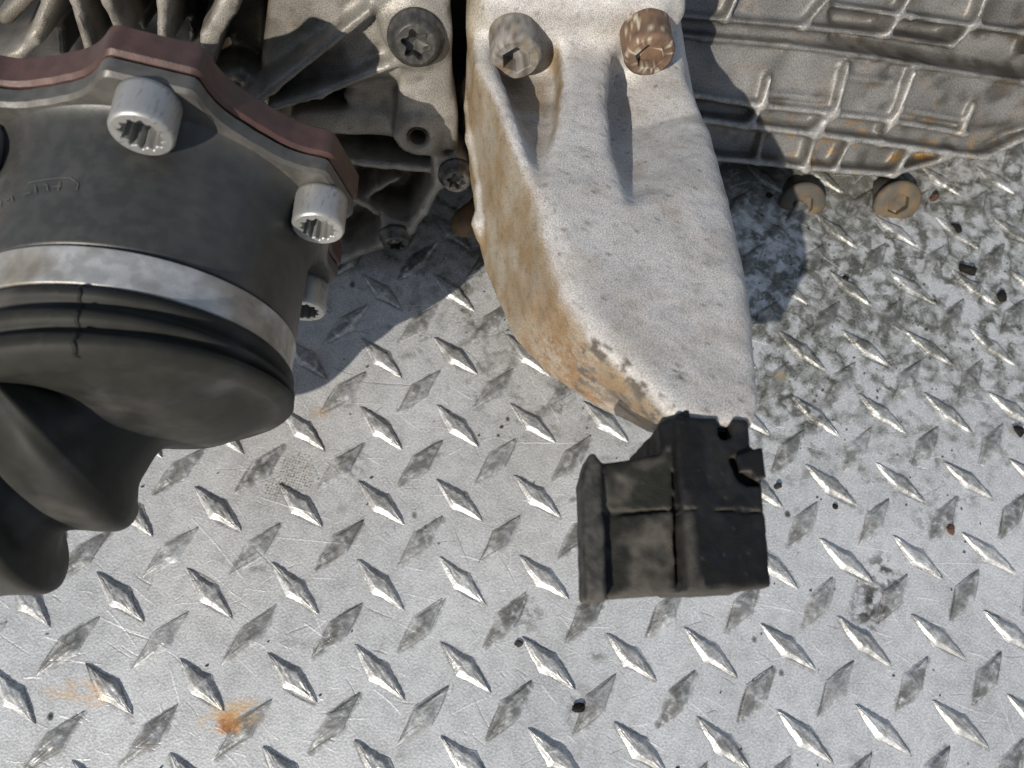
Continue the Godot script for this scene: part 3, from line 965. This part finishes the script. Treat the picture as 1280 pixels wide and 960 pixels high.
func gear_paint(p: Vector3, n: Vector3) -> Color:
	var c := mixc(Color(0.20, 0.185, 0.16), Color(0.34, 0.32, 0.285), blotch.get_noise_3dv(p * 2.0) + 0.5)
	var grime := clampf((-p.z - 3.0) / 16.0, 0, 1)
	c = mixc(c, mixc(Color(0.075, 0.062, 0.047), Color(0.22, 0.175, 0.115), blotch.get_noise_3dv(p * 2.5 + Vector3(7, 7, 7)) * 1.5 + 0.4), grime * 0.92)
	var oil := clampf(rough_noise.get_noise_3dv(p * 2.4) * 2.2 - 0.25, 0, 1)
	c = mixc(c, Color(0.11, 0.095, 0.075), oil * 0.7)
	var left := smoothstep(44.0, 58.0, -p.x) * smoothstep(-12.0, -30.0, p.z)  # deep cavities on the left: their shade and oily dark painted near black
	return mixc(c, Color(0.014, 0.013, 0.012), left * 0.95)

func flange_bolt(t: Node3D, at: Vector3, axis: Vector3, r: float, called: String, label := "", hex := false) -> void:
	var k := r / 8.0
	var paint := func(p: Vector3, _n): return mixc(Color(0.06, 0.058, 0.055), Color(0.13, 0.12, 0.105), fine.get_noise_3dv(p * 3.0) + 0.3)
	var prof := pv([7.6, -0.5, 8.0, 0, 8.0, 1.2, 7.6, 1.9, 6.6, 2.3, 6.3, 4.6, 5.9, 5.4, 5.2, 5.8])
	for i in prof.size(): prof[i] *= k
	put(called, screw(prof, 4.1 * k, 2.75 * k, 6, 3.6 * k, 72, paint, at, axis, 0.25), M.dark_bolt, t, label)

func build_gearbox() -> void:
	g_frame = Transform3D(Vector3(1.0000, 0.0000, 0.0000), Vector3(0.0000, 0.9539, -0.3000), Vector3(0.0000, 0.3000, 0.9539), Vector3(-12.2643, 14.0000, -145.5631))
	var lo := Vector2(-175, -40)
	var hi := Vector2(45, 200)
	g_out = shape2(pv([19.4, 98.3, 18.3, 85.5, 19.3, 76.4, 19.3, 63.9, 21.2, 53.1, 21.3, 39.9, 24.7, 33.6, 14.5, 25.3, 4.6, 3.8, -6.2, -4.7, -21.5, -8.7, -73.8, -73.4, -217.8, -68.9, -108.1, 125.2, 19.2, 131.5]), lo, hi)
	g_plate = shape2(pv([-4.0, 86.6, 0.8, 78.6, 7.0, 72.6, 4.0, 69.1, 2.6, 60.9, 0.3, 46.4, 3.5, 42.3, 12.6, 39.4, 16.8, 41.3, 21.3, 40.8, 21.2, 53.1, 19.3, 63.9, 19.0, 76.4, 18.3, 85.5, 19.4, 98.3, -5.6, 97.4]), lo, hi)
	g_lump = shape2(pv([-16.2, 54.3, -9.6, 63.0, 7.1, 69.0, 15.6, 65.2, 18.1, 48.7, 14.0, 36.0, 1.8, 36.4, -1.0, 43.1]), lo, hi)
	g_slope = shape2(pv([-27.3, 103.3, 1.0, 104.4, 5.1, 79.1, 9.4, 66.5, -9.3, 61.9, -26.5, 52.9, -36.5, 52.1, -40.0, 63.2]), lo, hi)
	g_ribs = ribs_from([
		[pv([-50.2, 50.2, -34.6, 62.7, -3.9, 86.4]), 1.3, 1.5], [pv([-36.4, 55.9, -20.8, 61.0, 7.0, 73.2]), 1.2, 1.0], [pv([-28.6, 46.2, -13.2, 47.0, 0.2, 46.1]), 4.5, -7.0],
		[pv([-19.6, 34.2, -3.8, 32.5, 15.2, 30.7]), 1.4, -4.0], [pv([-16.3, 16.5, -8.2, 11.5, 1.6, 4.1]), 1.0, -6.0], [pv([-16.9, 11.4, -6.2, 19.9, 1.1, 24.0]), 0.9, -9.0],
		[pv([13.9, 40.1, 14.8, 28.0, 9.3, 16.3, 4.2, 7.6, -0.4, 3.1]), 1.7, -0.5], [pv([-3.4, 1.5, -21.3, -7.0, -37.4, -16.0]), 1.6, -1.0], [pv([-24.3, -2.9, -14.5, -10.1]), 1.0, -8.0],
		[pv([-81.1, 96.5, -81.5, 86.6, -83.5, 70.7]), 1.5, 1.0], [pv([-73.2, 96.8, -73.5, 86.8, -73.1, 76.9]), 1.5, 1.0], [pv([-55.6, 97.5, -58.9, 87.3, -63.1, 74.0]), 1.5, 1.0], [pv([-35.1, 97.1, -43.4, 84.4, -50.4, 75.2, -53.5, 68.0]), 2.4, -3.0], [pv([-37.8, 49.1, -46.9, 59.8, -56.8, 56.9]), 2.0, -12.0], [pv([-69.3, 91.3, -75.1, 68.6]), 1.0, -22.0], [pv([-53.9, 91.9, -62.3, 64.0]), 1.0, -24.0], [pv([-93.0, 90.4, -103.9, 57.7]), 1.0, -26.0],
		[pv([-121.7, 63.7, -107.2, 66.9, -100.1, 72.3, -87.8, 87.9]), 1.7, -6.0], [pv([-86.0, 68.0, -76.0, 73.9]), 1.6, -10.0], [pv([-109.3, 74.7, -96.9, 83.8]), 2.0, -12.0]])
	var spots: PackedVector2Array = pv([8.7, 79.8, 8.1, 47.1, 20.6, 33.3, -1.3, 3.8])
	g_boss = [[spots[0], 9.5, 0.6, 0.0], [spots[1], 7.0, 0.6, 3.0], [spots[2], 6.2, 0.0, 0.0], [spots[3], 6.0, -3.0, 0.0]]
	var t := thing("gearbox_housing", "grimy ribbed cast aluminium gearbox housing behind the driveshaft joint", "gearbox", Vector3(-60, 0, -180))
	put("casting", field_mesh(gear_field, Vector3(-138, -10, -76), Vector3(26, 150, 38), 1.4, gear_paint, g_frame), M.gear, t)
	var ax := g_frame.basis.z
	flange_bolt(t, g_frame * Vector3(spots[0].x, spots[0].y, 0.8), (ax + Vector3(0, 0.1, 0)).normalized(), 8.3, "bolt", "wide round headed star socket bolt at the top")
	flange_bolt(t, g_frame * Vector3(spots[2].x, spots[2].y, 0.6), ax, 6.2, "bolt", "star socket bolt beside the bracket")
	flange_bolt(t, g_frame * Vector3(spots[3].x, spots[3].y, -2.8), (ax + Vector3(0, -0.25, 0)).normalized(), 6.4, "bolt", "dark bolt at the bottom of the housing")
	var th := PackedVector2Array()
	for i in 25: th.append(Vector2(3.15 if i % 2 == 0 else 2.6, 0.4 - i * 0.5))
	th.append(Vector2(0.01, -12))
	put("threaded_hole", lathe(th, g_frame * Vector3(spots[1].x, spots[1].y, 0.4), ax, 32, 0.0, func(_p, _n): return Color(0.22, 0.19, 0.15)), M.dark_bolt, t)

# ---------------------------------------------------------------- oil pan
var o_frame: Transform3D
var o_out: Shape2
var o_pocket: Shape2
var o_mid: Shape2
var o_low: Shape2
var o_ribs := PackedFloat32Array()

func pan_field(p: Vector3) -> float:
	var q := Vector2(p.x, p.y)
	var z := -2.0 + 1.2 * rough_noise.get_noise_3dv(p * 0.5)
	z += 3.2 * smoothstep(3.0, -3.0, o_mid.at(q)) - 1.5 * smoothstep(2.0, -2.0, o_low.at(q))
	z -= 9.0 * smoothstep(2.0, -4.5, o_pocket.at(q))
	var d := smax(o_out.at(q), maxf((p.z - z) * 0.55, -40.0 - p.z), 3.0)
	d = rib_union(d, p, o_ribs, 1.8)
	return d + 0.12 * rough_noise.get_noise_3dv(p * 1.2)

func pan_paint(p: Vector3, n: Vector3) -> Color:
	var c := mixc(Color(0.135, 0.13, 0.122), Color(0.225, 0.218, 0.208), blotch.get_noise_3dv(p * 1.6) + 0.5)
	var oil := clampf(rough_noise.get_noise_3dv(p * 1.5) * 2.0 + 0.1 + (p.x - 20.0) * 0.008, 0, 1)
	c = mixc(c, Color(0.062, 0.056, 0.047), oil * 0.8)
	var amber := clampf((blotch.get_noise_3dv(p * 3.2 + Vector3(3, 1, 8)) - 0.2) * 5.0, 0, 1) * clampf(1.0 - (p.y - 6.0) / 30.0, 0.12, 1)
	c = mixc(c, Color(0.34, 0.20, 0.055), amber * 0.8)
	var crest := clampf((p.z - 2.2) / 2.5, 0, 1)
	return mixc(c, Color(0.42, 0.41, 0.39), crest * 0.75 * clampf(0.7 + fine.get_noise_3dv(p * 2.0), 0, 1))

func build_pan() -> void:
	o_frame = Transform3D(Vector3(0.9982, -0.0000, 0.0601), Vector3(0.0332, 0.8341, -0.5507), Vector3(-0.0502, 0.5517, 0.8325), Vector3(176.7259, 8.0000, -182.5118))
	var lo := Vector2(-120, -20)
	var hi := Vector2(150, 110)
	o_out = shape2(pv([-144.0, 73.4, -87.3, 77.6, 101.5, 91.5, 107.3, 41.4, 74.4, 24.9, 58.7, 13.6, 40.4, 9.7, 18.9, 2.2, -1.0, 2.7, -20.6, 3.3, -63.8, 3.0, -137.7, 3.4]), lo, hi)
	o_pocket = shape2(pv([-28.8, 64.4, 2.3, 63.4, 89.1, 59.9, 138.6, 37.1, 57.3, 44.2, 12.2, 47.7, -6.8, 49.3, -25.3, 52.6]), lo, hi)
	o_mid = shape2(pv([-130.2, 51.9, -74.6, 49.8, -42.1, 49.5, -6.1, 47.6, 12.6, 46.0, 61.4, 43.0, 70.1, 26.3, 39.5, 24.3, 9.3, 26.2, -19.3, 27.5, -50.3, 28.6, -74.6, 30.7, -127.8, 31.9]), lo, hi)
	o_low = shape2(pv([-126.6, 21.5, -67.2, 18.8, -20.0, 16.3, 39.2, 12.4, 17.8, 4.9, -21.2, 5.3, -64.5, 6.0, -124.8, 5.9]), lo, hi)
	o_ribs = ribs_from([
		[pv([-131.1, 58.0, -88.5, 57.6, -38.7, 57.0, -8.1, 56.1, 21.2, 54.5]), 0.94, 2.6], [pv([-29.1, 65.1, 0.4, 63.4, 46.5, 61.2, 94.2, 58.5]), 0.86, 4.0], [pv([-130.4, 52.2, -75.3, 50.6, -43.1, 50.3, -7.4, 48.5, 11.1, 46.9, 56.2, 43.7, 99.1, 40.7]), 0.79, 3.0],
		[pv([-128.3, 33.1, -75.3, 30.5, -51.2, 28.4, -20.5, 27.3, 7.8, 26.0, 41.9, 22.7]), 1.01, 4.5], [pv([-47.6, 32.9, -22.8, 32.1]), 0.65, 3.2], [pv([-16.1, 40.9, 3.2, 40.1]), 0.65, 3.2], [pv([10.4, 30.6, 35.9, 28.1]), 0.72, 3.4],
		[pv([-127.4, 24.6, -68.9, 21.4, -51.6, 20.3, -22.5, 19.0, 6.0, 17.2, 35.9, 14.8, 53.1, 14.2, 71.0, 26.2, 101.8, 45.1]), 1.22, 5.0], [pv([-125.5, 8.7, -60.7, 6.5, -32.5, 5.6, -22.6, 4.8, 15.9, 4.5, 37.0, 12.2]), 1.08, 4.5],
		[pv([-47.4, 38.7, -46.9, 29.2, -49.5, 22.3]), 1.08, 5.0], [pv([-18.1, 45.3, -16.7, 27.5, -21.2, 20.3]), 1.08, 5.0], [pv([8.9, 44.2, 8.8, 30.7, 6.7, 21.8]), 1.08, 5.0], [pv([38.7, 34.2, 38.8, 22.8]), 0.94, 4.5],
		[pv([-2.0, 71.5, -5.7, 56.7]), 0.94, 4.0], [pv([26.0, 72.9, 26.4, 63.3, 21.2, 54.6]), 0.94, 4.0], [pv([-66.9, 65.8, -68.9, 57.2]), 1.01, 4.0], [pv([-32.4, 67.1, -38.9, 56.7]), 0.86, 3.4], [pv([55.6, 74.2, 57.0, 53.7]), 0.94, 4.0],
		[pv([-21.7, 17.7, -21.4, 3.2]), 0.94, 4.6], [pv([-6.5, 16.8, -8.8, 5.0]), 0.94, 4.6], [pv([20.3, 15.2, 17.5, 4.9]), 1.08, 4.6], [pv([-43.0, 19.3, -42.5, 5.6]), 0.94, 3.0], [pv([-20.7, 24.8, -24.8, 18.8]), 0.72, 4.0]])
	var t := thing("oil_pan", "oily cast oil pan with crossing ribs, right of the bracket", "oil pan", Vector3(200, 0, -215))
	put("casting", field_mesh(pan_field, Vector3(-112, -14, -44), Vector3(120, 84, 8), 1.25, pan_paint, o_frame), M.pan, t)
	var spots: PackedVector2Array = pv([-18.4, -10.6, 23.2, -7.4])
	for i in 2:
		var c := o_frame * Vector3(spots[i].x, spots[i].y, 2.5)
		var ax := Vector3(-0.14, 0.55, 0.83).normalized()
		var brown := func(p: Vector3, _n): return mixc(Color(0.085, 0.075, 0.062), Color(0.165, 0.115, 0.06), blotch.get_noise_3dv(p * 4.0) * 1.4 + 0.3 + 0.3 * i)
		put("lug", lathe(pv([0.1, -14, 8.0, -14, 8.4, -2, 7.6, -1.0, 0.1, -1.0]), c, ax, 40, 0.5, func(p: Vector3, _n): return mixc(Color(0.10, 0.095, 0.085), Color(0.19, 0.175, 0.15), blotch.get_noise_3dv(p * 4.0) + 0.4)), M.pan, t)
		put("bolt", screw(pv([9.0, -0.6, 9.7, 0, 9.7, 1.6, 8.8, 2.6, 6.4, 3.0]), 4.6, 4.1, 6, 3.2, 72, brown, c, ax, 0.2), M.rust, t, "brown oily flange bolt")

# ---------------------------------------------------------------- dark engine behind
func build_engine() -> void:
	var ef := func(p: Vector3):
		var d := box3(p, Vector3(30, 44, -240), Vector3(48, 46, 34)) - 4.0
		d = smin(d, seg3(p, Vector3(12, 24, -150), Vector3(26, 22, -165)) - 6.0, 5.0)
		return d + 1.2 * rough_noise.get_noise_3dv(p * 0.7)
	var ep := func(p: Vector3, _n): return mixc(Color(0.05, 0.042, 0.035), Color(0.20, 0.12, 0.06), clampf(1.0 - Vector3(p.x - 14, p.y - 24, p.z + 155).length() / 20.0, 0, 1))
	var t := put("engine_block", field_mesh(ef, Vector3(-30, -8, -282), Vector3(90, 102, -136), 3.0, ep), M.dark, self)
	tag(t, "dark oily engine block seen in the gaps behind the bracket", "engine block")

# ---------------------------------------------------------------- crumbs of dirt
func crumb(at: Vector2, size: Vector3, seed_: int, c: Color, label: String) -> void:
	var s := SphereMesh.new()
	s.radius = 1.0
	s.height = 2.0
	s.radial_segments = 14
	s.rings = 8
	var a := s.surface_get_arrays(0)
	var v: PackedVector3Array = a[Mesh.ARRAY_VERTEX]
	var col := PackedColorArray()
	for i in v.size():
		var n := v[i] * (1.0 + 1.0 * fine.get_noise_3dv(v[i] * 2.2 + Vector3(seed_ * 11, 0, 0)))
		v[i] = n * size
		col.append(mixc(c, c * 1.8, fine.get_noise_3dv(n * 9.0 + Vector3(seed_, 0, 0)) + 0.3))
	var idx: PackedInt32Array = a[Mesh.ARRAY_INDEX]
	var o := put("dirt_crumb", arrays_mesh(v, smooth_normals(v, idx), idx, PackedVector2Array(), col), M.crumb, self)
	o.position = Vector3(at.x, size.y * 0.5, at.y) * MM
	o.rotation.y = seed_ * 1.3
	tag(o, label, "dirt crumb", "crumbs of dirt on the plate")

func build_grit() -> void:
	# fine grit nobody could count, thickest by the oil pan
	var s := SphereMesh.new()
	s.radius = 0.5 * MM
	s.height = 0.8 * MM
	s.radial_segments = 6
	s.rings = 3
	var mat := StandardMaterial3D.new()
	mat.albedo_color = Color(0.26, 0.24, 0.21)
	mat.roughness = 0.9
	s.material = mat
	var mm := MultiMesh.new()
	mm.transform_format = MultiMesh.TRANSFORM_3D
	mm.mesh = s
	mm.instance_count = 600
	rng.seed = 404
	for i in 600:
		var p := Vector2(rng.randfn(165, 60), rng.randfn(-135, 50)) if i < 450 else Vector2(rng.randf_range(-120, 280), rng.randf_range(-180, 45))
		var k := rng.randf_range(0.25, 1.0) * (1.5 if rng.randf() < 0.08 else 0.8)
		mm.set_instance_transform(i, Transform3D(Basis(Vector3.UP, rng.randf() * TAU).scaled(Vector3(k * rng.randf_range(0.6, 1.8), k, k)), Vector3(p.x, 0.1, p.y) * MM))
	var o := MultiMeshInstance3D.new()
	o.name = "grit"
	o.multimesh = mm
	add_child(o)
	tag(o, "fine dark grit strewn over the plate, thickest under the oil pan", "grit", "", "stuff")

func build_crumbs() -> void:
	var at: PackedVector2Array = pv([226.4, -163.7, 225.3, -142.7, 236.6, -130.0, 220.1, -179.3, 43.5, 15.9, 225.4, -71.5, 123.4, -53.4, 169.6, -138.8, 185.9, -34.8, 144.3, -180.0, 144.0, -45.2, 25.0, -4.4])
	var black := Color(0.012, 0.011, 0.010)
	crumb(at[0], Vector3(2.3, 1.5, 1.6), 1, black, "black crumb on the plate, closest to the right pan bolt")
	crumb(at[1], Vector3(2.9, 1.8, 2.2), 2, black, "largest black crumb, on the plate below the oil pan")
	crumb(at[2], Vector3(2.4, 1.2, 2.0), 3, black, "flat black crumb near the right edge of the plate")
	crumb(at[3], Vector3(1.2, 1.4, 2.6), 4, Color(0.07, 0.04, 0.025), "long brown crumb under the corner of the oil pan")
	crumb(at[4], Vector3(2.2, 0.8, 1.2), 5, black, "black sliver on a raised diamond below the rubber pad")
	crumb(at[5], Vector3(2.2, 1.2, 2.0), 6, black, "black crumb cut by the right edge of the view")
	crumb(at[6], Vector3(1.2, 0.9, 1.2), 7, Color(0.03, 0.03, 0.03), "small round grey crumb close to the rubber pad")
	crumb(at[7], Vector3(1.5, 1.0, 1.2), 8, black, "small black crumb under the left pan bolt")
	crumb(at[8], Vector3(1.6, 1.2, 1.4), 9, Color(0.09, 0.05, 0.035), "small reddish brown crumb at a diamond's tip, right side")
	crumb(at[9], Vector3(1.5, 1.0, 1.3), 10, black, "black crumb in the shade beside the bracket")
	crumb(at[10], Vector3(0.9, 0.7, 0.9), 11, black, "tiny black crumb right of the rubber pad")
	crumb(at[11], Vector3(1.3, 0.6, 1.0), 12, Color(0.04, 0.04, 0.038), "thin dark flake left below the rubber pad")

# ---------------------------------------------------------------- start
func _ready() -> void:
	rng.seed = 5
	fine.seed = 21
	fine.frequency = 0.2
	fine.fractal_octaves = 3
	rough_noise.seed = 22
	rough_noise.frequency = 0.06
	rough_noise.fractal_octaves = 3
	blotch.seed = 23
	blotch.frequency = 0.03
	blotch.fractal_octaves = 3
	# camera, sky, sun
	var cam := Camera3D.new()
	cam.name = "camera"
	cam.transform = Transform3D(Basis(Vector3(0.99427, 0.09036, 0.05712), Vector3(0.02096, 0.35916, -0.93304), Vector3(-0.10482, 0.92889, 0.35521)), Vector3(0, 0.25, 0))
	cam.fov = 56.02
	var lens := CameraAttributesPhysical.new()
	lens.frustum_focal_length = 22.56
	lens.frustum_focus_distance = 0.215
	lens.exposure_aperture = 17.0
	cam.attributes = lens
	cam.near = 0.01
	cam.far = 50
	add_child(cam)
	cam.current = true
	var env := Environment.new()
	env.background_mode = Environment.BG_SKY
	var sm := ProceduralSkyMaterial.new()
	sm.sky_top_color = Color(0.475, 0.53, 0.61)
	sm.sky_horizon_color = Color(0.755, 0.765, 0.78)
	sm.sky_curve = 0.15
	sm.ground_bottom_color = Color(0.25, 0.24, 0.22)
	sm.ground_horizon_color = Color(0.5, 0.5, 0.48)
	var sky := Sky.new()
	sky.sky_material = sm
	env.sky = sky
	env.background_energy_multiplier = 1.15
	env.tonemap_mode = Environment.TONE_MAPPER_LINEAR
	env.tonemap_exposure = 1.14
	env.sdfgi_enabled = true
	env.ssao_enabled = true
	env.ssil_enabled = true
	var we := WorldEnvironment.new()
	we.name = "environment"
	we.environment = env
	add_child(we)
	var sun := DirectionalLight3D.new()
	sun.name = "sun"
	sun.light_energy = 1.5
	sun.light_color = Color(1.0, 0.968, 0.92)
	sun.light_angular_distance = 0.5
	sun.shadow_enabled = true
	add_child(sun)
	sun.look_at_from_position(Vector3.ZERO, Vector3(0.82, -1.0, -1.2), Vector3.UP)

	make_materials()
	make_plate_material()
	build_plate()
	build_joint()
	build_bracket()
	build_rubber()
	build_gearbox()
	build_pan()
	build_engine()
	build_crumbs()
	build_grit()
